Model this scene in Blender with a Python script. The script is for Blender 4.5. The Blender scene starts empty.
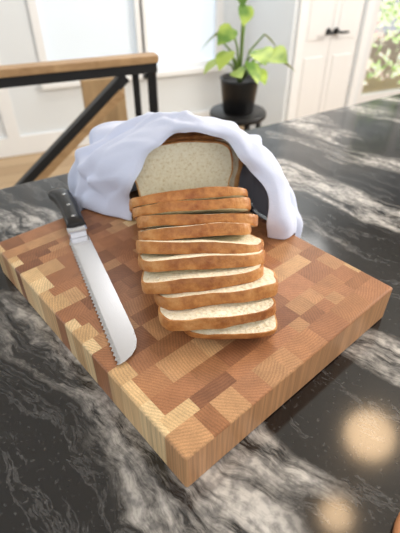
import bpy, bmesh, math, random
from mathutils import Vector, Matrix, noise
random.seed(7)
scene = bpy.context.scene
COL = scene.collection
CT = 0.92            # countertop height
BT = 0.047           # board thickness
BZ = CT + BT         # board top
try:
    scene.view_settings.view_transform = 'Standard'
    scene.view_settings.look = 'None'
except Exception:
    pass

# ---------------------------------------------------------------- materials
def srgb(r, g, b):
    f = lambda c: (c/255/12.92) if c/255 <= 0.04045 else ((c/255+0.055)/1.055)**2.4
    return (f(r), f(g), f(b), 1)

def mat(name, col=(0.8,0.8,0.8,1), rough=0.5, metal=0.0, spec=0.5):
    m = bpy.data.materials.new(name); m.use_nodes = True
    b = m.node_tree.nodes['Principled BSDF']
    b.inputs['Base Color'].default_value = col
    b.inputs['Roughness'].default_value = rough
    b.inputs['Metallic'].default_value = metal
    b.inputs['Specular IOR Level'].default_value = spec
    return m
def N(m, t, **kw):
    n = m.node_tree.nodes.new(t)
    for k, v in kw.items():
        if k in n.inputs.keys(): n.inputs[k].default_value = v
        else: setattr(n, k, v)
    return n
def L(m, a, b): m.node_tree.links.new(a, b)
def BS(m): return m.node_tree.nodes['Principled BSDF']
def ramp(m, stops, interp='LINEAR'):
    r = m.node_tree.nodes.new('ShaderNodeValToRGB'); cr = r.color_ramp; cr.interpolation = interp
    while len(cr.elements) < len(stops): cr.elements.new(0.5)
    for e, (p, c) in zip(cr.elements, stops): e.position = p; e.color = c
    return r
def G(v): return (v, v, v, 1)
def mixc(m, fac, a, b, mode='MIX'):
    n = m.node_tree.nodes.new('ShaderNodeMix'); n.data_type = 'RGBA'; n.blend_type = mode
    for sock, val in ((n.inputs[0], fac), (n.inputs[6], a), (n.inputs[7], b)):
        if isinstance(val, bpy.types.NodeSocket): L(m, val, sock)
        else: sock.default_value = val
    return n.outputs[2]
def objco(m, scale=(1,1,1), rot=(0,0,0), loc=(0,0,0)):
    tc = N(m, 'ShaderNodeTexCoord'); mp = N(m, 'ShaderNodeMapping')
    mp.inputs['Scale'].default_value = scale; mp.inputs['Rotation'].default_value = rot
    mp.inputs['Location'].default_value = loc
    L(m, tc.outputs['Object'], mp.inputs['Vector']); return mp.outputs['Vector']
def bump(m, h, strength=0.3, dist=0.002):
    b = N(m, 'ShaderNodeBump'); b.inputs['Strength'].default_value = strength
    b.inputs['Distance'].default_value = dist
    L(m, h, b.inputs['Height']); L(m, b.outputs['Normal'], BS(m).inputs['Normal'])

def granite():
    m = mat('granite', rough=0.11, spec=0.75)
    v0 = objco(m, rot=(0,0,math.radians(72)), loc=(0.62,0.10,0))       # veins run diagonally through the slab
    nw = N(m, 'ShaderNodeTexNoise', Scale=3.4, Detail=5.0); L(m, v0, nw.inputs['Vector'])
    sub = N(m, 'ShaderNodeVectorMath', operation='SUBTRACT'); L(m, nw.outputs['Color'], sub.inputs[0]); sub.inputs[1].default_value = (.5,.5,.5)
    sc = N(m, 'ShaderNodeVectorMath', operation='SCALE'); L(m, sub.outputs[0], sc.inputs[0]); sc.inputs['Scale'].default_value = 0.21
    ad = N(m, 'ShaderNodeVectorMath', operation='ADD'); L(m, v0, ad.inputs[0]); L(m, sc.outputs[0], ad.inputs[1])
    st = N(m, 'ShaderNodeVectorMath', operation='MULTIPLY'); L(m, ad.outputs[0], st.inputs[0]); st.inputs[1].default_value = (1.0, 4.5, 1.0)
    nb = N(m, 'ShaderNodeTexNoise', Scale=1.62, Detail=2.2, Roughness=0.5); L(m, st.outputs[0], nb.inputs['Vector'])
    rb = ramp(m, [(0.507, G(0)), (0.565, G(1))]); L(m, nb.outputs['Fac'], rb.inputs[0])
    nf = N(m, 'ShaderNodeTexNoise', Scale=9.0, Detail=10.0, Roughness=0.72); L(m, st.outputs[0], nf.inputs['Vector'])
    rf = ramp(m, [(0.42, G(0.02)), (0.50, G(0.46)), (0.60, G(1))]); L(m, nf.outputs['Fac'], rf.inputs[0])
    mul = N(m, 'ShaderNodeMath', operation='MULTIPLY'); L(m, rb.outputs[0], mul.inputs[0]); L(m, rf.outputs[0], mul.inputs[1])
    ns = N(m, 'ShaderNodeTexNoise', Scale=260.0, Detail=2.0, Roughness=0.6); L(m, v0, ns.inputs['Vector'])
    rs = ramp(m, [(0.62, G(0)), (0.74, G(0.16))]); L(m, ns.outputs['Fac'], rs.inputs[0])
    ng = N(m, 'ShaderNodeTexNoise', Scale=120.0, Detail=3.0); L(m, v0, ng.inputs['Vector'])
    rg = ramp(m, [(0.35, G(0.35)), (0.6, G(1))]); L(m, ng.outputs['Fac'], rg.inputs[0])
    nt = N(m, 'ShaderNodeTexNoise', Scale=3.0, Detail=8.0, Roughness=0.7); L(m, st.outputs[0], nt.inputs['Vector'])
    rt = ramp(m, [(0.485, G(0)), (0.5, G(0.12)), (0.515, G(0))]); L(m, nt.outputs['Fac'], rt.inputs[0])
    dark = mixc(m, rs.outputs[0], srgb(12,13,16), srgb(170,170,168))
    dark2 = mixc(m, rt.outputs[0], dark, srgb(190,190,190))
    light = mixc(m, rg.outputs[0], srgb(104,104,106), srgb(206,202,196))
    L(m, mixc(m, mul.outputs[0], dark2, light), BS(m).inputs['Base Color'])
    return m
M_gran = granite()

def boardmat():
    m = mat('end_grain_wood', rough=0.38, spec=0.4)
    at = N(m, 'ShaderNodeAttribute', attribute_name='tone')
    ac = N(m, 'ShaderNodeAttribute', attribute_name='cell')
    v = objco(m)
    s = N(m, 'ShaderNodeVectorMath', operation='SUBTRACT'); L(m, ac.outputs['Color'], s.inputs[0]); s.inputs[1].default_value = (.5,.5,.5)
    s2 = N(m, 'ShaderNodeVectorMath', operation='MULTIPLY'); L(m, s.outputs[0], s2.inputs[0]); s2.inputs[1].default_value = (.24,.24,0)
    a = N(m, 'ShaderNodeVectorMath', operation='ADD'); L(m, v, a.inputs[0]); L(m, s2.outputs[0], a.inputs[1])
    flat = N(m, 'ShaderNodeVectorMath', operation='MULTIPLY'); L(m, a.outputs[0], flat.inputs[0]); flat.inputs[1].default_value = (1,1,0.02)
    off = N(m, 'ShaderNodeVectorMath', operation='SUBTRACT'); L(m, flat.outputs[0], off.inputs[0]); off.inputs[1].default_value = (.19,.15,0)
    w = N(m, 'ShaderNodeTexWave', wave_type='RINGS', rings_direction='Z', Scale=105.0, Distortion=4.0, Detail=2.0)
    w.inputs['Detail Scale'].default_value = 0.6
    L(m, off.outputs[0], w.inputs['Vector'])
    rw = ramp(m, [(0.0, G(0.82)), (0.6, G(1.0)), (1, G(1.03))]); L(m, w.outputs['Fac'], rw.inputs[0])
    nf = N(m, 'ShaderNodeTexNoise', Scale=900.0, Detail=2.0); L(m, flat.outputs[0], nf.inputs['Vector'])
    rn = ramp(m, [(0.35, G(0.8)), (0.6, G(1.05))]); L(m, nf.outputs['Fac'], rn.inputs[0])
    nl = N(m, 'ShaderNodeTexNoise', Scale=60.0, Detail=3.0); L(m, flat.outputs[0], nl.inputs['Vector'])
    rl = ramp(m, [(0.3, G(0.86)), (0.7, G(1.08))]); L(m, nl.outputs['Fac'], rl.inputs[0])
    c1 = mixc(m, 1.0, at.outputs['Color'], rw.outputs[0], 'MULTIPLY')
    c2 = mixc(m, 1.0, c1, rn.outputs[0], 'MULTIPLY')
    c3 = mixc(m, 1.0, c2, rl.outputs[0], 'MULTIPLY')
    L(m, c3, BS(m).inputs['Base Color'])
    bump(m, nf.outputs['Fac'], 0.15, 0.0005)
    return m
M_board = boardmat()

def crustmat():
    m = mat('bread_crust', rough=0.42, spec=0.35)
    at = N(m, 'ShaderNodeAttribute', attribute_name='hgt')
    v = objco(m)
    n = N(m, 'ShaderNodeTexNoise', Scale=32.0, Detail=7.0, Roughness=0.7); L(m, v, n.inputs['Vector'])
    a = N(m, 'ShaderNodeMath', operation='MULTIPLY'); L(m, at.outputs['Fac'], a.inputs[0]); a.inputs[1].default_value = 0.34
    b = N(m, 'ShaderNodeMath', operation='MULTIPLY_ADD'); L(m, n.outputs['Fac'], b.inputs[0]); b.inputs[1].default_value = 1.05; L(m, a.outputs[0], b.inputs[2])
    r = ramp(m, [(0.46, srgb(234,202,154)), (0.66, srgb(212,160,102)), (0.82, srgb(188,128,72)), (1.0, srgb(146,86,44))])
    L(m, b.outputs[0], r.inputs[0]); L(m, r.outputs[0], BS(m).inputs['Base Color'])
    n2 = N(m, 'ShaderNodeTexNoise', Scale=140.0, Detail=4.0); L(m, v, n2.inputs['Vector'])
    bump(m, n2.outputs['Fac'], 0.6, 0.003)
    return m
M_crust = crustmat()

def crumbmat():
    m = mat('bread_crumb', rough=0.95, spec=0.1)
    v = objco(m)
    vo = N(m, 'ShaderNodeTexVoronoi', Scale=230.0); L(m, v, vo.inputs['Vector'])
    n = N(m, 'ShaderNodeTexNoise', Scale=240.0, Detail=4.0, Roughness=0.7); L(m, v, n.inputs['Vector'])
    r = ramp(m, [(0.30, srgb(214,197,158)), (0.46, srgb(240,231,206)), (0.75, srgb(250,245,226))]); L(m, n.outputs['Fac'], r.inputs[0])
    L(m, r.outputs[0], BS(m).inputs['Base Color'])
    mx = N(m, 'ShaderNodeMath', operation='ADD'); L(m, vo.outputs['Distance'], mx.inputs[0]); L(m, n.outputs['Fac'], mx.inputs[1])
    bump(m, mx.outputs[0], 0.5, 0.0018)
    return m
M_crumb = crumbmat()

def clothmat():
    m = mat('cotton_cloth', srgb(216,224,246), rough=0.95, spec=0.1)
    v = objco(m)
    a = N(m, 'ShaderNodeTexNoise', Scale=420.0, Detail=2.0); L(m, v, a.inputs['Vector'])
    bump(m, a.outputs['Fac'], 0.3, 0.001)
    BS(m).inputs['Sheen Weight'].default_value = 0.15
    return m
M_cloth = clothmat()
def woodmat(name, c1, c2, scale=(1,14,14), rough=0.5, rot=(0,0,0)):
    m = mat(name, rough=rough)
    v = objco(m, scale=scale, rot=rot)
    n = N(m, 'ShaderNodeTexNoise', Scale=4.0, Detail=6.0, Roughness=0.6, Distortion=0.4); L(m, v, n.inputs['Vector'])
    r = ramp(m, [(0.3, c1), (0.7, c2)]); L(m, n.outputs['Fac'], r.inputs[0])
    L(m, r.outputs[0], BS(m).inputs['Base Color']); return m
M_oak = woodmat('oak_rail', srgb(156,122,84), srgb(188,154,112))
M_oakp = woodmat('oak_panel', srgb(172,142,104), srgb(198,168,128), scale=(8,8,1))
M_tray = woodmat('tray_wood', srgb(160,100,62), srgb(196,140,96))
M_black = mat('black_metal', srgb(24,24,26), 0.45, 0.0)
M_steel = mat('blade_steel', srgb(206,207,211), 0.27, 1.0)
M_rivet = mat('rivet_steel', srgb(190,190,190), 0.25, 1.0)
M_handle = mat('black_handle', srgb(22,22,24), 0.3, 0.0)
def wallmat(name, c):
    m = mat(name, c, 0.85, 0, 0.2)
    v = objco(m); n = N(m, 'ShaderNodeTexNoise', Scale=60.0, Detail=3.0); L(m, v, n.inputs['Vector'])
    bump(m, n.outputs['Fac'], 0.05, 0.002); return m
M_wall = wallmat('wall_paint', srgb(229,235,239))
M_ceil = wallmat('ceiling_paint', srgb(236,236,234))
M_trim = wallmat('trim_paint', srgb(242,244,245))
M_door = mat('door_paint', srgb(240,240,240), 0.45)
def floormat():
    m = mat('oak_floor', rough=0.4)
    v = objco(m)
    b = N(m, 'ShaderNodeTexBrick', Scale=1.0); b.offset = 0.37
    b.inputs['Brick Width'].default_value = 1.4; b.inputs['Row Height'].default_value = 0.13
    b.inputs['Mortar Size'].default_value = 0.002
    b.inputs['Color1'].default_value = srgb(170,140,104); b.inputs['Color2'].default_value = srgb(192,164,128)
    b.inputs['Mortar'].default_value = srgb(110,84,56)
    L(m, v, b.inputs['Vector']); L(m, b.outputs['Color'], BS(m).inputs['Base Color']); return m
M_floor = floormat()
def emis(name, col, s):
    m = mat(name, col, 0.9)
    BS(m).inputs['Emission Color'].default_value = col
    BS(m).inputs['Emission Strength'].default_value = s; return m
M_blind = emis('daylit_roller_blind', srgb(222,233,244), 0.42)  # emission stands in for daylight coming through the cloth
M_blind2 = emis('shaded_roller_blind', srgb(220,230,238), 0.24)  # weaker painted glow, so this window blends with the wall
M_bulb = emis('warm_lamp_glass', (1.0,0.70,0.42,1), 15.0)
M_leaf = mat('pothos_leaf', rough=0.4)
def leaftex():
    m = M_leaf; v = objco(m)
    n = N(m, 'ShaderNodeTexNoise', Scale=14.0, Detail=2.0); L(m, v, n.inputs['Vector'])
    r = ramp(m, [(0.35, srgb(96,138,52)), (0.6, srgb(180,204,92))]); L(m, n.outputs['Fac'], r.inputs[0])
    L(m, r.outputs[0], BS(m).inputs['Base Color'])
leaftex()
M_stem = mat('pothos_stem', srgb(120,150,70), 0.5)
M_pot = mat('black_pot', srgb(26,26,28), 0.35)
M_soil = mat('soil', srgb(52,38,28), 0.95)
M_cab = mat('cabinet_paint', srgb(205,205,203), 0.5)
M_glass = mat('pane_glass', (1,1,1,1), 0.02); BS(M_glass).inputs['Transmission Weight'].default_value = 1.0; BS(M_glass).inputs['IOR'].default_value = 1.02
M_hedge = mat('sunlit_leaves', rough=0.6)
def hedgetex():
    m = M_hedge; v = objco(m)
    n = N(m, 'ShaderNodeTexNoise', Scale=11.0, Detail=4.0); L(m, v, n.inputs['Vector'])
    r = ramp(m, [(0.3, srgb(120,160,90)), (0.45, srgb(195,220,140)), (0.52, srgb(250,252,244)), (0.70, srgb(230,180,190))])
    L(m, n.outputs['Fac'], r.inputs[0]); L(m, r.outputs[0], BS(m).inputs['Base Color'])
    L(m, r.outputs[0], BS(m).inputs['Emission Color']); BS(m).inputs['Emission Strength'].default_value = 0.6  # leaves emit their own colour in place of outdoor sunlight
hedgetex()

# ---------------------------------------------------------------- geometry helpers
def mesh_obj(name, verts, faces, mats, midx=None, smooth=False, parent=None, loc=(0,0,0), rotz=0.0):
    me = bpy.data.meshes.new(name); me.from_pydata([tuple(v) for v in verts], [], faces)
    for mm in (mats if isinstance(mats, (list, tuple)) else [mats]): me.materials.append(mm)
    if midx:
        for p, i in zip(me.polygons, midx): p.material_index = i
    if smooth:
        for p in me.polygons: p.use_smooth = True
    me.update()
    o = bpy.data.objects.new(name, me); COL.objects.link(o)
    o.location = loc; o.rotation_euler[2] = rotz
    if parent: o.parent = parent
    return o
def bm_obj(name, bm, mats, smooth=False, parent=None, **kw):
    bmesh.ops.recalc_face_normals(bm, faces=bm.faces)
    me = bpy.data.meshes.new(name); bm.to_mesh(me); bm.free()
    for mm in (mats if isinstance(mats, (list, tuple)) else [mats]): me.materials.append(mm)
    if smooth:
        for p in me.polygons: p.use_smooth = True
    o = bpy.data.objects.new(name, me); COL.objects.link(o)
    if parent: o.parent = parent
    for k, v in kw.items(): setattr(o, k, v)
    return o
def empty(name, loc=(0,0,0)):
    e = bpy.data.objects.new(name, None); COL.objects.link(e); e.empty_display_size = 0.05; e.location = loc; return e
def addbox(bm, c, size, rotz=0.0, bevel=0.0, mi=0, M=None):
    r = bmesh.ops.create_cube(bm, size=1.0)
    vs = r['verts']
    bmesh.ops.scale(bm, vec=size, verts=vs)
    if bevel:
        es = list({e for v in vs for e in v.link_edges})
        rb = bmesh.ops.bevel(bm, geom=es, offset=bevel, segments=2, affect='EDGES', profile=0.6)
        vs = list({v for f in rb['faces'] for v in f.verts} | set(v for v in vs if v.is_valid))
    T = Matrix.Translation(Vector(c)) @ Matrix.Rotation(rotz, 4, 'Z')
    if M is not None: T = M
    bmesh.ops.transform(bm, matrix=T, verts=vs)
    for f in {f for v in vs for f in v.link_faces}: f.material_index = mi
    return vs
def box(name, c, size, m, rotz=0.0, bevel=0.0, parent=None):
    bm = bmesh.new(); addbox(bm, (0,0,0), size, 0, bevel)
    return bm_obj(name, bm, m, parent=parent, location=c, rotation_euler=(0,0,rotz))
def addbar(bm, p, q, w, h, mi=0, bevel=0.0):
    p, q = Vector(p), Vector(q); d = (q-p); ln = d.length; x = d.normalized()
    up = Vector((0,0,1)) if abs(x.z) < 0.95 else Vector((1,0,0))
    y = up.cross(x).normalized(); z = x.cross(y)
    M = Matrix((( x.x, y.x, z.x, 0),(x.y,y.y,z.y,0),(x.z,y.z,z.z,0),(0,0,0,1)))
    M = Matrix.Translation((p+q)/2) @ M
    addbox(bm, (0,0,0), (ln, w, h), M=M, mi=mi, bevel=bevel)
def tube(bm, pts, rad, seg=10, mi=0):
    rings = []
    for i, p in enumerate(pts):
        p = Vector(p)
        a = Vector(pts[max(0,i-1)]); b = Vector(pts[min(len(pts)-1,i+1)]); t = (b-a).normalized()
        up = Vector((0,0,1)) if abs(t.z) < 0.9 else Vector((1,0,0))
        u = t.cross(up).normalized(); v = t.cross(u)
        r = rad[i] if isinstance(rad, (list,tuple)) else rad
        rings.append([bm.verts.new(p + (u*math.cos(2*math.pi*k/seg) + v*math.sin(2*math.pi*k/seg))*r) for k in range(seg)])
    for i in range(len(rings)-1):
        for k in range(seg):
            f = bm.faces.new((rings[i][k], rings[i][(k+1)%seg], rings[i+1][(k+1)%seg], rings[i+1][k])); f.material_index = mi; f.smooth = True
    for r in (rings[0], rings[-1]):
        f = bm.faces.new(r); f.material_index = mi
def lathe(bm, prof, seg=32, c=(0,0,0), mi=0):
    rings = []
    for r, z in prof:
        rings.append([bm.verts.new((c[0]+r*math.cos(2*math.pi*k/seg), c[1]+r*math.sin(2*math.pi*k/seg), c[2]+z)) for k in range(seg)])
    for i in range(len(rings)-1):
        for k in range(seg):
            f = bm.faces.new((rings[i][k], rings[i][(k+1)%seg], rings[i+1][(k+1)%seg], rings[i+1][k])); f.material_index = mi; f.smooth = True
    for r in (rings[0], rings[-1]):
        f = bm.faces.new(r); f.material_index = mi

# ---------------------------------------------------------------- camera
cam_d = bpy.data.cameras.new('camera'); cam = bpy.data.objects.new('camera', cam_d); COL.objects.link(cam)
cam.location = (0, 0, CT+0.37)
cam.rotation_euler = (math.radians(90-38), 0, 0)
cam_d.sensor_fit = 'VERTICAL'; cam_d.sensor_height = 24; cam_d.sensor_width = 18
cam_d.lens = 440/533*24
cam_d.clip_start = 0.01
cam_d.dof.use_dof = True; cam_d.dof.focus_distance = 0.43; cam_d.dof.aperture_fstop = 4.5
scene.camera = cam

# ---------------------------------------------------------------- island
e1 = Vector((.853,.522,0)); ang1 = math.atan2(.522,.853)
island = empty('kitchen_island', (0,0,0))
edge0 = Vector((-.353,.697,0))
LN, DP = 3.6, 1.25
perp = Vector((-.522,.853,0))
cc = edge0 + e1*0.75 - perp*(DP/2)
top = box('countertop', (cc.x, cc.y, CT-0.02), (LN, DP, 0.04), M_gran, ang1, 0.004, island)
base = box('cabinet_base', (cc.x-perp.x*0.05, cc.y-perp.y*0.05, (CT-0.04)/2), (LN-0.3, DP-0.35, CT-0.04), M_cab, ang1, 0.003, island)

# ---------------------------------------------------------------- cutting board
a_dir = Vector((-.662,.750,0)); b_dir = Vector((.750,.662,0))
Npt = Vector((-.011,.173,0)); LA, LB = .382, .305
ang = math.atan2(b_dir.y, b_dir.x)   # local x = b, local y = a
def board():
    bm = bmesh.new()
    bmesh.ops.create_cube(bm, size=1.0)
    bmesh.ops.scale(bm, vec=(LB, LA, BT), verts=bm.verts)
    bmesh.ops.translate(bm, vec=(LB/2, LA/2, BT/2), verts=bm.verts)
    bmesh.ops.bevel(bm, geom=list(bm.edges), offset=0.0025, segments=3, affect='EDGES', profile=0.5)
    rng = random.Random(21)
    cuts = []; y = 0.0
    while y < LA-0.012:
        y += rng.choice([0.011,0.015,0.018,0.021,0.024,0.028]) if y > 0 else .026
        cuts.append(min(y, LA))
    if cuts[-1] < LA: cuts.append(LA)
    if LA - cuts[-2] < 0.010: cuts.pop(-2)
    for c in cuts[:-1]:
        bmesh.ops.bisect_plane(bm, geom=bm.verts[:]+bm.edges[:]+bm.faces[:], plane_co=(0,c,0), plane_no=(0,1,0))
    rows = []; y0 = 0
    for c in cuts:
        xs = []; x = rng.choice([0.006, 0.012, 0.02, 0.03])
        while x < LB-0.005:
            if x > 0.005: xs.append(x)
            x += rng.choice([0.018,0.026,0.032,0.038,0.044])
        for xc in xs:
            fs = [f for f in bm.faces if y0 < f.calc_center_median().y < c]
            geom = list({v for f in fs for v in f.verts}) + list({e for f in fs for e in f.edges}) + fs
            bmesh.ops.bisect_plane(bm, geom=geom, plane_co=(xc,0,0), plane_no=(1,0,0))
        rows.append((y0, c, xs)); y0 = c
    cl_t = bm.loops.layers.float_color.new('tone'); cl_c = bm.loops.layers.float_color.new('cell')
    pal = [srgb(176,124,84), srgb(188,140,98), srgb(158,108,72), srgb(140,92,62), srgb(196,150,106), srgb(180,126,88), srgb(166,113,77), srgb(186,140,98), srgb(150,101,68), srgb(204,162,116), srgb(172,118,80)]
    light = [srgb(232,202,154), srgb(222,187,138), srgb(212,173,124)]
    tone = {}
    def cell(x, y):
        for i, (r0, r1, xs) in enumerate(rows):
            if r0 <= y <= r1:
                j = sum(1 for q in xs if q < x); return i, j, len(xs), (xs[0] if xs else 1)
        return len(rows)-1, 0, 1, 1
    r2 = random.Random(4)
    for f in sorted(bm.faces, key=lambda f: (round(f.calc_center_median().y,4), round(f.calc_center_median().x,4))):
        c = f.calc_center_median(); k = cell(c.x, c.y); kk = k[:2]
        if kk not in tone:
            r = r2.random()
            if (k[1] == 0 and (k[3] < .025 and r < 0.75)) or (k[1] == 0 and r < .3) or (k[1] == k[2] and r < .2) or (k[0] == 0 and r < .12) or r < 0.02: t = r2.choice(light)
            else: t = r2.choice(pal)
            s = r2.uniform(0.93, 1.07)
            tone[kk] = ((t[0]*s, t[1]*s, t[2]*s, 1), (r2.random(), r2.random(), r2.random(), 1))
        for l in f.loops:
            l[cl_t] = tone[kk][0]; l[cl_c] = tone[kk][1]
    return bm_obj('cutting_board', bm, M_board, location=(Npt.x, Npt.y, CT+0.0005), rotation_euler=(0,0,ang))
board()

# ---------------------------------------------------------------- bread
half = [(0,0),(.20,0),(.36,.0),(.415,.02),(.44,.10),(.455,.30),(.475,.45),(.498,.56),(.503,.66),(.49,.78),(.44,.885),(.33,.95),(.17,.985),(0,1)]
def catmull(pts, n=4):
    out = []
    for i in range(len(pts)-1):
        p0 = Vector(pts[max(i-1,0)]).to_3d(); p1 = Vector(pts[i]).to_3d(); p2 = Vector(pts[i+1]).to_3d(); p3 = Vector(pts[min(i+2,len(pts)-1)]).to_3d()
        for k in range(n):
            t = k/n
            out.append(0.5*((2*p1)+(-p0+p2)*t+(2*p0-5*p1+4*p2-p3)*t*t+(-p0+3*p1-3*p2+p3)*t**3))
    out.append(Vector(pts[-1]).to_3d()); return [(p.x, p.y) for p in out]
hp = catmull(half, 4)
prof = hp + [(-x, z) for x, z in reversed(hp[1:-1])]
def bread_piece(name, w, h, stations, parent, M, seed, crumb0=True, crumb1=True, bend=0.0, skew=0.0, rim=0.97, warp=0.0016, irr=0.05):
    rng = random.Random(seed); so = Vector((rng.random()*50, rng.random()*50, 0))
    verts, hg, faces, mi = [], [], [], []
    n = len(prof); cz = 0.45*h
    y_lo, y_hi = stations[0][0], stations[-1][0]
    def ring(y, s, wob):
        st = len(verts)
        for (px, pz) in prof:
            x = px*w*s; z = cz + (pz*h-cz)*s
            nn = noise.noise(Vector((px*3, pz*3, 0)) + so)
            nn2 = noise.noise(Vector((px*8, pz*8, y*60)) + so)
            f = 1 + wob*(irr*nn + 0.020*nn2)
            x *= f; z = cz+(z-cz)*f if z > 0.05*h else z
            x += skew*z
            side = 1 if y > (y_lo+y_hi)/2 else -1
            wx, wz = x/w, z/h
            common = noise.noise(Vector((wx*2.0, wz*1.5, 3.3))+so)
            yy = y - bend*(wx**2)*3 + warp*(common*1.2 + .9*noise.noise(Vector((wx*2.6, wz*2.6+5, side*3))+so)) + .0005*noise.noise(Vector((wx*14, wz*14, side*9))+so)
            verts.append((x, yy, max(z, 0.0))); hg.append(min(1, max(0, pz)))
        return st
    def bridge(a, b, m):
        for k in range(n):
            faces.append((a+k, a+(k+1)%n, b+(k+1)%n, b+k)); mi.append(m)
    SC = [0.25, 0.5, 0.72, 0.88, rim, 1.0]
    def cap(y, sc, crumb):
        i = len(verts); verts.append((skew*cz, y, cz)); hg.append(0.5); prev = None
        for s in SC:
            r = ring(y, sc*s, 1)
            if prev is None:
                for k in range(n): faces.append((i, r+(k+1)%n, r+k)); mi.append(1 if crumb else 0)
            else: bridge(prev, r, 1 if (crumb and s <= rim) else 0)
            prev = r
    y0, s0 = stations[0]; y1, s1 = stations[-1]
    cap(y0, s0, crumb0)
    prev = ring(y0, s0, 1)
    for (y, s) in stations[1:]:
        r = ring(y, s, 1); bridge(prev, r, 0); prev = r
    cap(y1, s1, crumb1)
    o = mesh_obj(name, verts, faces, [M_crust, M_crumb], mi, True, parent)
    bm = bmesh.new(); bm.from_mesh(o.data); bmesh.ops.recalc_face_normals(bm, faces=bm.faces); bm.to_mesh(o.data); bm.free()
    at = o.data.attributes.new('hgt', 'FLOAT', 'POINT')
    for i, v in enumerate(hg): at.data[i].value = v
    o.matrix_world = M
    return o
bread = empty('sliced_bread_loaf', (0,0,0))
SL = [
 (.0320,.2850,.005,.094,.072,.010, 4),
 (.0265,.2935,.017,.116,.088,.012, 13),
 (.0180,.3126,.028,.130,.100,.013, 7),
 (.0140,.3265,.039,.131,.105,.0125, 13),
 (.0030,.344,.048,.133,.108,.012, 6),
 (.0015,.364,.053,.136,.110,.0125, 1),
 (-.003,.3855,.057,.134,.110,.012, 7),
 (-.001,.408,.060,.138,.110,.012, 1),
 (-.008,.4305,.064,.143,.110,.012, 9),
 (-.008,.449,.070,.147,.110,.011, 12),
]
for i, (ax, ay, az, w, h, t, yaw) in enumerate(SL):
    tau = math.asin(min(0.99, az/h)); yw = math.radians(yaw)
    back = Vector((-math.sin(yw), math.cos(yw), 0))
    right = Vector((math.cos(yw), math.sin(yw), 0))
    roll = math.radians([0,-2.5,2.0,-2.6,1.8,-1.6,1.6,-1.8,1.8,-0.6][i])
    u = (-back*math.cos(tau) + Vector((0,0,1))*math.sin(tau))
    nrm = right.cross(u)
    if nrm.z < 0: nrm = -nrm
    right = (Matrix.Rotation(roll, 3, nrm) @ right)
    u2 = (Matrix.Rotation(roll, 3, nrm) @ u)
    O = Vector((ax, ay, BZ+az+0.002)) - u*h
    M = Matrix(((right.x, nrm.x, u2.x, O.x),(right.y, nrm.y, u2.y, O.y),(right.z, nrm.z, u2.z, O.z),(0,0,0,1)))
    st = [(0,0.985),(t*0.2,0.998),(t*0.8,1.0),(t,0.99)]
    if i == 0: st = [(0,0.88),(t*0.3,0.96),(t*0.7,0.995),(t,1.0)]
    bread_piece('slice_%d' % (i+1), w, h, st, bread, M, 10+i, crumb0=(i > 0), bend=0.003*random.uniform(0.2,2.0), warp=(.0012 if i == 0 else .0028), irr=.085)
def upright(ax, ay, yaw, lean):
    yw = math.radians(yaw)
    return Matrix.Translation((ax, ay, BZ+0.001)) @ Matrix.Rotation(yw, 4, 'Z') @ Matrix.Rotation(math.radians(lean), 4, 'X')
bread_piece('slice_11', .134, .105, [(0,0.99),(.003,1.0),(.010,1.0),(.013,.99)], bread, upright(-.020,.528,9,-6), 31)
bread_piece('slice_12', .141, .107, [(0,0.99),(.002,1.0),(.010,1.0),(.012,.99)], bread, upright(-.009,.545,13,-3), 37, rim=0.93)
bread_piece('loaf_end', .148, .108, [(0,0.985),(.005,1.0),(.02,.98),(.04,.94),(.06,.89),(.075,.80),(.083,.66)], bread, upright(-.009,.561,10,-1), 33, crumb1=False, rim=.93)

# ---------------------------------------------------------------- tea towel
def inboard(x, y):
    r = Vector((x,y,0)) - Npt
    p, q = r.dot(b_dir), r.dot(a_dir)
    dx = max(-p, p-LB, 0); dy = max(-q, q-LA, 0)
    return math.hypot(dx, dy)
def ground(x, y):
    d = inboard(x, y)
    k = min(1, d/0.03); k = k*k*(3-2*k)
    return BZ - k*(BT-0.001)
KEY = [ # s, y_left, y_top, y_right, xL, xR, H, apexX
 (0.00, .500, .512, .480, -.094, .088, .1250, -.014),
 (0.04, .503, .511, .474, -.101, .106, .1300, -.016),
 (0.10, .514, .521, .486, -.116, .118, .1315, -.018),
 (0.22, .535, .545, .516, -.152, .122, .1285, -.022),
 (0.40, .568, .578, .554, -.184, .118, .118, -.030),
 (0.60, .618, .625, .610, -.188, .098, .101, -.045),
 (0.78, .668, .676, .664, -.172, .075, .080, -.052),
 (0.90, .715, .715, .710, -.140, .045, .045, -.055),
 (1.00, .748, .748, .742, -.105, .010, .006, -.055)]
def key(s):
    n = len(KEY)
    for i in range(n-1):
        a, b = KEY[i], KEY[i+1]
        if s <= b[0]+1e-9:
            t = (s-a[0])/(b[0]-a[0])
            p, q = KEY[max(0,i-1)], KEY[min(n-1,i+2)]
            out = []
            for j in range(8):
                m0 = (b[j]-p[j])/max(1e-6,(b[0]-p[0]))*(b[0]-a[0]); m1 = (q[j]-a[j])/max(1e-6,(q[0]-a[0]))*(b[0]-a[0])
                out.append((2*t**3-3*t*t+1)*a[j]+(t**3-2*t*t+t)*m0+(-2*t**3+3*t*t)*b[j]+(t**3-t*t)*m1)
            return out
    return list(KEY[-1])
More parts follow.
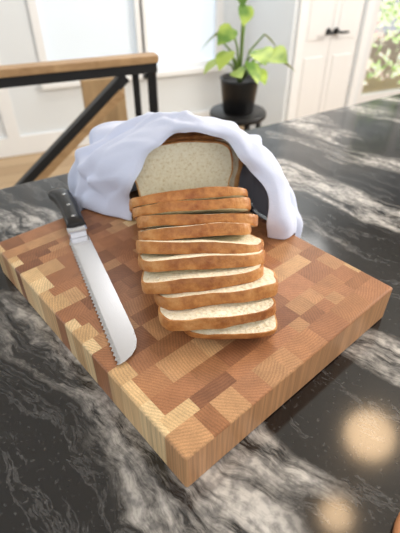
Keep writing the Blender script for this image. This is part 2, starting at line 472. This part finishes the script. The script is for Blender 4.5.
def towel():
    NS, NT = 120, 190
    verts, faces = [], []
    for i in range(NS+1):
        s = i/NS; _, yl, yt, yr, xl, xr, H, xa = key(s)
        for j in range(NT+1):
            th = j/NT; phi = math.pi*(1-th); c, sn = math.cos(phi), math.sin(phi)
            hw = (xa-xl) if c < 0 else (xr-xa)
            q = abs(c)
            x = xa + math.copysign(1,c)*hw*(0.88*q + 0.12*q**8)
            z01 = max(0.0, sn)**(0.74 if c > 0 else 0.80)
            y = yt*sn + (yl if c < 0 else yr)*(1-sn)
            P = Vector((x*9+3, y*9, z01*1.2))
            f1 = noise.noise(P)
            side = min(1, q*1.3)
            ph = th*30 + 3.5*f1 + s*9
            fold = 0.0055*side*(0.45+.9*s)*math.sin(ph)
            fold += 0.005*noise.noise(Vector((th*6, s*3.2, 1.7))) + 0.0040*noise.noise(Vector((th*14+s*8, s*8, 8)))
            for (fr, sl, of, am) in ((9,13,0.4,.0105),(15,-10,2.0,.0070),(6,19,1.2,.0075),(21,8,4.0,.0045)):
                cr = math.sin(th*fr + s*sl + of + f1*2.5)
                fold += am*min(1,max(0,s-.04)*6)*(max(0, cr)**7)*(.35+.65*side)
            fold = max(fold, -0.001 - .007*q*q) if s < 0.75 else fold
            nx, nz = math.copysign(1,c)*abs(c), sn
            x += nx*fold; zz = H*z01 + nz*fold
            y += (0.008*math.sin(th*17+1) + .006*math.sin(th*31+.5))*max(0,1-s*3)*(0.30+q)
            g = ground(x, y)
            gz = BZ + (g-BZ)*max(0, 1-z01*1.8)
            verts.append((x, y, max(gz+zz, g)+0.0018))
    Wd = NT+1
    for i in range(NS):
        for j in range(NT):
            faces.append((i*Wd+j, i*Wd+j+1, (i+1)*Wd+j+1, (i+1)*Wd+j))
    o = mesh_obj('tea_towel', verts, faces, M_cloth, None, True)
    so = o.modifiers.new('thick', 'SOLIDIFY'); so.thickness = 0.0015; so.offset = 1
    sd = o.modifiers.new('sub', 'SUBSURF'); sd.levels = 1; sd.render_levels = 1
towel()

# ---------------------------------------------------------------- bread knife
knife = empty('bread_knife', (-.155, .471, BZ))
kd = Vector((.419,-.908,0)).normalized(); knife.rotation_euler = (0,0,math.atan2(kd.y, kd.x))
def knife_parts():
    t = 0.0020
    spine = [(0,.0110),(.06,.0115),(.13,.0120),(.185,.0120),(.200,.0106),(.210,.0066),(.217,.000),(.2215,-.008),(.2230,-.0134)]
    pts = [(x,y) for x,y in spine]
    n = 34; x0, x1 = .2215, .012
    edge = []
    for k in range(n):
        xa = x0 + (x1-x0)*k/n; xb = x0 + (x1-x0)*(k+1)/n
        edge.append((xa, -.0162))
        for q in (0.2,0.4,0.6,0.8): edge.append((xa+(xb-xa)*q, -.0162+.0020*math.sin(math.pi*q)))
    edge.append((x1,-.0162)); edge.append((.004,-.0139)); edge.append((0,-.0128))
    verts, faces = [], []
    outline = pts + edge
    nO = len(outline)
    zm = 0.0025
    for sg in (1, -1):
        for (x,y) in outline:
            isedge = y < -.0136 and x > .003
            verts.append((x,y, zm + sg*(0.0001 if isedge else t/2)))
    for sg in (1, -1):
        for (x,y) in outline:
            verts.append((min(x, .2180), min(max(y, -.0112),.0110), zm+sg*t/2))
    for k in range(nO):
        k2 = (k+1)%nO
        faces.append((k, k2, 2*nO+k2, 2*nO+k)); faces.append((nO+k2, nO+k, 3*nO+k, 3*nO+k2)); faces.append((k2, k, nO+k, nO+k2))
    faces.append(tuple(range(2*nO, 3*nO))); faces.append(tuple(reversed(range(3*nO, 4*nO))))
    mesh_obj('blade', verts, faces, M_steel, parent=knife)
    bm = bmesh.new(); addbox(bm, (-.006,-.001,.0075), (.014,.026,.013), bevel=0.003)
    bm_obj('bolster', bm, M_steel, parent=knife)
    bm = bmesh.new(); secs = [(-.012,.0125,.0075,0),(-.03,.0118,.0085,.0005),(-.055,.0125,.0092,.0015),(-.08,.0128,.0092,.001),(-.10,.0135,.0092,-.001),(-.112,.0150,.0088,-.004),(-.119,.0130,.0075,-.006),(-.121,.008,.005,-.006)]
    rings = []
    for (x,hw,hh,cy) in secs:
        r = []
        for k in range(20):
            a = 2*math.pi*k/20; ca, sa = math.cos(a), math.sin(a)
            r.append(bm.verts.new((x, cy+hw*math.copysign(abs(ca)**0.6,ca), .0098+hh*math.copysign(abs(sa)**0.7,sa))))
        rings.append(r)
    for i in range(len(rings)-1):
        for k in range(20):
            f = bm.faces.new((rings[i][k],rings[i][(k+1)%20],rings[i+1][(k+1)%20],rings[i+1][k])); f.smooth = True
    bm.faces.new(rings[0]); bm.faces.new(rings[-1])
    bm_obj('handle', bm, M_handle, parent=knife)
    bm = bmesh.new()
    for x in (-.030,-.062,-.094):
        lathe(bm, [(0.0001,.0008),(.0030,.0006),(.0032,0)], 14, (x,.001,.0184))
    bm_obj('rivets', bm, M_rivet, parent=knife)
knife_parts()

# ---------------------------------------------------------------- coaster on the counter
bm = bmesh.new(); lathe(bm, [(0.001,0),(.046,0),(.050,.002),(.050,.008),(.047,.010),(.001,.010)], 40)
bm_obj('wooden_coaster', bm, M_tray, location=(.192,.118,CT+.0005))

# ---------------------------------------------------------------- room shell
w1 = Vector((.928,.372,0)).normalized(); wa = math.atan2(w1.y, w1.x)
wn = Vector((-w1.y, w1.x, 0))     # away from camera
def W(s, off=0.0, z=0.0):         # s along wall from (0,3.45)
    p = Vector((0,3.45,0)) + w1*s + wn*off; return Vector((p.x, p.y, z))
HC = 2.7
def wallbox(name, s0, s1, z0, z1, off, th, m, parent=None, bevel=0.0):
    c = W((s0+s1)/2, off, (z0+z1)/2)
    return box(name, c, (s1-s0, th, z1-z0), m, wa, bevel, parent)
SJ = 0.36
def wallmesh(name, parts, off):
    bm = bmesh.new()
    for (s0, s1, z0, z1) in parts:
        addbox(bm, W((s0+s1)/2, off+0.06, (z0+z1)/2), (s1-s0, .12, z1-z0), wa)
    return bm_obj(name, bm, M_wall)
win = [(-1.06,-0.46),(-0.38,0.12)]
ZS, ZT = 0.46, 2.2
wallmesh('wall_back', [(-3.6,SJ,0,ZS),(-3.6,SJ,ZT,HC),(-3.6,win[0][0],ZS,ZT),(win[0][1],win[1][0],ZS,ZT),(win[1][1],SJ,ZS,ZT)], 0)
for i, (s0, s1) in enumerate(win):
    bm = bmesh.new()
    def lb(sa, sb, za, zb_, off, th, mi):
        c = W((sa+sb)/2, off, (za+zb_)/2)
        addbox(bm, c, (sb-sa, th, zb_-za), wa, mi=mi, bevel=0.002)
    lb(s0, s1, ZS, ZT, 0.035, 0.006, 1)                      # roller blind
    for (sa, sb, za, zb_) in ((s0-.05,s0,ZS-.03,ZT+.05),(s1,s1+.05,ZS-.03,ZT+.05),(s0,s1,ZT,ZT+.05)):
        lb(sa, sb, za, zb_, -0.009, 0.018, 0)
    lb(s0-.07, s1+.07, ZS-.035, ZS, -0.02, 0.05, 0)          # sill
    lb(s0, s1, ZS, ZS+.035, 0.02, 0.03, 0)
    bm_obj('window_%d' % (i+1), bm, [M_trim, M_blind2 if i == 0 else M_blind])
wallbox('baseboard_back', -3.6, SJ, 0, 0.13, -0.008, 0.016, M_trim)
wallbox('trim_1', -1.42, -1.34, 0.13, 2.4, -0.008, 0.016, M_trim)
OFFD = -0.62
box('wall_jog', W(SJ+0.03, (OFFD+.12)/2, HC/2), (0.06, -OFFD-.12, HC), M_wall, wa)
D0, D1 = 0.44, 0.885
G0, G1 = 0.96, 1.95
DH = 2.15
for nm, p in (('wall_pier_left',(SJ,D0,0,HC)),('wall_pier_center',(D1,G0,0,HC)),('wall_over_door',(D0,D1,DH+.0,HC)),('wall_over_glass',(G0,G1,DH,HC)),('wall_right',(G1,4.5,0,HC))):
    wallmesh(nm, [p], OFFD)
bm = bmesh.new()
def db(sa, sb, za, zb_, off, th, mi, bv=0.002):
    addbox(bm, W((sa+sb)/2, OFFD+off, (za+zb_)/2), (sb-sa, th, zb_-za), wa, mi=mi, bevel=bv)
md = (D0+D1)/2
for (a, b_) in ((D0+.001, md-0.002), (md+0.002, D1-.001)):
    db(a, b_, 0.01, DH-0.005, 0.03, 0.03, 0)
    for (za, zb_) in ((0.15,0.60),(0.70,DH-0.15)):
        db(a+.04, b_-.04, za, zb_, 0.013, 0.008, 0, 0.003)
HZ = .745
for sgn in (-1, 1):
    q = W(md+sgn*0.030, OFFD-0.045, HZ)
    tube(bm, [W(md+sgn*0.030, OFFD+0.015, HZ), W(md+sgn*0.030, OFFD+0.006, HZ)], 0.020, 16, 1)
    tube(bm, [W(md+sgn*0.030, OFFD+0.01, HZ), q], 0.008, 10, 1)
    tube(bm, [q, W(md+sgn*0.085, OFFD-0.045, HZ)], 0.008, 10, 1)
bm_obj('door_1', bm, [M_door, M_black])
bm = bmesh.new()
for (sa, sb, za, zb_) in ((D0-.05,D0,0,DH+.05),(D1,D1+.05,0,DH+.05),(D0,D1,DH,DH+.05)):
    db(sa, sb, za, zb_, -0.010, 0.018, 0)
bm_obj('trim_2', bm, M_trim)
bm = bmesh.new()
for (sa, sb, za, zb_) in ((G0+.001,G0+.06,0.001,DH-.001),(G1-.07,G1-.001,0.001,DH-.001),(G0+.06,G1-.07,0.001,.30),(G0+.06,G1-.07,DH-.1,DH-.001),((G0+G1)/2-.03,(G0+G1)/2+.03,.30,DH-.1)):
    db(sa, sb, za, zb_, 0.05, 0.05, 0)
for (sa, sb) in ((G0+.06,(G0+G1)/2-.03),((G0+G1)/2+.03,G1-.07)):
    db(sa, sb, .30, DH-.1, 0.05, 0.006, 1, 0)
bm_obj('door_2', bm, [M_door, M_glass])
rng = random.Random(5); hv, hf = [], []
for k in range(5200):
    s = rng.uniform(G0-0.4, G1+1.6); z = rng.uniform(0.0, 2.3); off = OFFD+1.0+rng.uniform(0,.35)+0.15*math.sin(s*7)*math.sin(z*6)
    p = W(s, off, z); r = rng.uniform(.03,.07)
    ax = Vector((rng.uniform(-1,1), rng.uniform(-1,1), rng.uniform(-1,1))).normalized(); bx = ax.orthogonal().normalized()
    b0 = len(hv); hv += [p-ax*r, p+bx*r*.5, p+ax*r, p-bx*r*.5]; hf.append((b0,b0+1,b0+2,b0+3))
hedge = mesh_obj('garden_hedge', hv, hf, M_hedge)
box('floor', (0.5,1.5,-0.05), (9,9,0.1), M_floor, wa)
box('ceiling', (0.3,1.9,HC+0.05), (7,5.2,0.1), M_ceil, wa)
box('wall_left', (-2.9,1.2,HC/2), (0.12,3.2,HC), M_wall, wa)

# ---------------------------------------------------------------- stair railing
R0 = Vector((-.14,1.48,0)); rd = Vector((-.928,-.372,0))
def R(s, z, off=0): 
    p = R0 + rd*s + Vector((-.372,.928,0))*off; return Vector((p.x,p.y,z))
bm = bmesh.new()
addbar(bm, R(-.005,.960), R(1.6,.960), .05, .022, 1, 0.003)
addbar(bm, R(0,.934), R(1.6,.934), .035, .028, 0)
addbar(bm, R(.014,0), R(.014,.947), .028, .028, 0)
addbar(bm, R(.062,0,.02), R(.062,.925,.02), .020, .020, 0)
addbar(bm, R(1.5,0), R(1.5,.947), .03, .03, 0)
addbar(bm, R(.10,.915), R(.85,.915-.75*.81), .032, .030, 0)
addbar(bm, R(.118,.872), R(.85,.872-.732*.81), .045, .024, 1, 0.002)
addbar(bm, R(.85,0), R(.85,.32), .026, .026, 0)
bm_obj('stair_railing', bm, [M_black, M_oak])
bm = bmesh.new()
addbox(bm, R(.135,.43,.22), (.15,.03,.86), wa, bevel=0.003)
bm_obj('oak_newel_panel', bm, M_oakp)

# ---------------------------------------------------------------- plant and stand
PX, PY, PZ = .150, 1.75, .705
bm = bmesh.new()
lathe(bm, [(.001,0),(.054,0),(.060,.005),(.073,.115),(.076,.125),(.069,.125),(.065,.108)], 32, (PX,PY,PZ))
lathe(bm, [(.065,.106),(.001,.108)], 32, (PX,PY,PZ), 1)
def leaf(bm, base, d, size, roll, mi=2):
    d = d.normalized(); side = d.cross(Vector((0,0,1)))
    side = side.normalized() if side.length > 0.05 else Vector((1,0,0))
    side = (Matrix.Rotation(roll, 3, d) @ side); nrm = side.cross(d)
    prof_ = [(0,.0),(-.06,.28),(.12,.46),(.35,.50),(.6,.38),(.82,.18),(1.0,0)]
    mid, lf, rt = [], [], []
    for t, w_ in prof_:
        droop = -0.22*t*t
        c = base + d*size*max(t,0) + Vector((0,0,1))*size*droop
        mid.append(bm.verts.new(c))
        e = base + d*size*t + Vector((0,0,1))*size*droop
        lf.append(bm.verts.new(e + side*w_*size + nrm*size*0.10*w_)); rt.append(bm.verts.new(e - side*w_*size + nrm*size*0.10*w_))
    for i in range(len(prof_)-1):
        for (A, B) in ((mid, lf), (rt, mid)):
            try:
                f = bm.faces.new((A[i], A[i+1], B[i+1], B[i])); f.material_index = mi; f.smooth = True
            except ValueError: pass
c0 = Vector((PX,PY,PZ+.105))
LV = [(-.09,.02,.970,.080),(-.05,-.03,.925,.075),(-.085,-.02,.895,.07),(.03,-.05,.895,.075),(.065,-.04,.935,.085),(.11,0,.915,.085),(.14,.02,.885,.075),
      (-.035,.0,.995,.075),(.012,.0,1.065,.060),(.0,.02,1.12,.06),(.055,-.03,.865,.07),(.085,.05,.965,.07),(-.02,-.06,.87,.06)]
rng = random.Random(11)
for (dx, dy, z, sz) in LV:
    tip = Vector((PX+dx, PY+dy, z)) 
    midp = c0.lerp(tip, .55) + Vector((dx*-.15, 0, .02))
    tube(bm, [c0, midp, tip], [.005,.004,.003], 7, 3)
    dd = Vector((dx+rng.uniform(-.06,.06), dy-.07, rng.uniform(-.12,.0)))
    leaf(bm, tip, dd, sz, rng.uniform(-.6,.6))
bm_obj('potted_pothos', bm, [M_pot, M_soil, M_leaf, M_stem])
bm = bmesh.new()
sz_ = PZ-.0005
lathe(bm, [(.001,sz_-.022),(.108,sz_-.022),(.112,sz_-.017),(.112,sz_-.004),(.109,sz_),(.001,sz_)], 32, (PX,PY,0))
for k in range(4):
    a = math.radians(20+90*k)
    tube(bm, [(PX+.09*math.cos(a),PY+.09*math.sin(a),sz_-.02),(PX+.16*math.cos(a),PY+.16*math.sin(a),0.0)], .012, 10)
pts = [(PX+.130*math.cos(2*math.pi*k/24), PY+.130*math.sin(2*math.pi*k/24), .30) for k in range(25)]
tube(bm, pts, .008, 8)
bm_obj('plant_stool', bm, M_black)

# ---------------------------------------------------------------- unseen pendant lamps, added for the warm reflections in the stone
for i, (x, y, z) in enumerate([(.60,.86,1.98),(.457,.651,2.12)]):
    bm = bmesh.new()
    rr = .082 if i == 0 else .05
    lathe(bm, [(.001,-rr)]+[(rr*math.sin(math.pi*k/14), -rr*math.cos(math.pi*k/14)) for k in range(1,14)]+[(.001,rr)], 28, (0,0,0), 0)
    lathe(bm, [(.001,rr-.01),(.03,rr-.008),(.03,rr+.04),(.001,rr+.045)], 20, (0,0,0), 1)
    tube(bm, [(0,0,rr+.04),(0,0,HC-z)], .004, 8, 1)
    bm_obj('pendant_lamp', bm, [M_bulb, M_black], location=(x,y,z))

# ---------------------------------------------------------------- lights
wrld = bpy.data.worlds.new('world'); scene.world = wrld; wrld.use_nodes = True
bg = wrld.node_tree.nodes['Background']; bg.inputs[0].default_value = srgb(238,241,248); bg.inputs[1].default_value = 0.72
def area(name, loc, target, size, power, col):
    d = bpy.data.lights.new(name, 'AREA'); d.shape = 'RECTANGLE'; d.size, d.size_y = size; d.energy = power; d.color = col
    o = bpy.data.objects.new(name, d); COL.objects.link(o); o.location = loc
    o.rotation_euler = (Vector(target)-Vector(loc)).to_track_quat('-Z','Y').to_euler(); return o
area('window_light_left', (-2.2,0.6,1.9), (0,.6,.95), (1.6,1.4), 12, (0.93,0.97,1))  # added area lamp, soft cool fill from the left, no window there
area('window_light_rear', (0.5,-1.3,2.3), (0,.5,.95), (2.2,1.2), 13, (1,0.96,0.90))  # unseen lamp added behind the camera to brighten the scene
area('window_light_right', (2.5,1.5,2.0), (0.2,.8,.95), (1.0,0.8), 80, (1,0.93,0.83))  # added area lamp standing in for warm sunlight from the right
area('ceiling_light_panel', (0.2,2.6,2.62), (0.2,2.6,0), (1.6,0.9), 24, (1,0.99,0.97))  # area lamp below the ceiling, facing down

# square the room to the world axes (everything, camera included, turns together)
bpy.context.view_layer.update()
RM = Matrix.Rotation(-wa, 4, 'Z')
for o in [o for o in bpy.data.objects if o.parent is None]:
    o.matrix_world = RM @ o.matrix_world
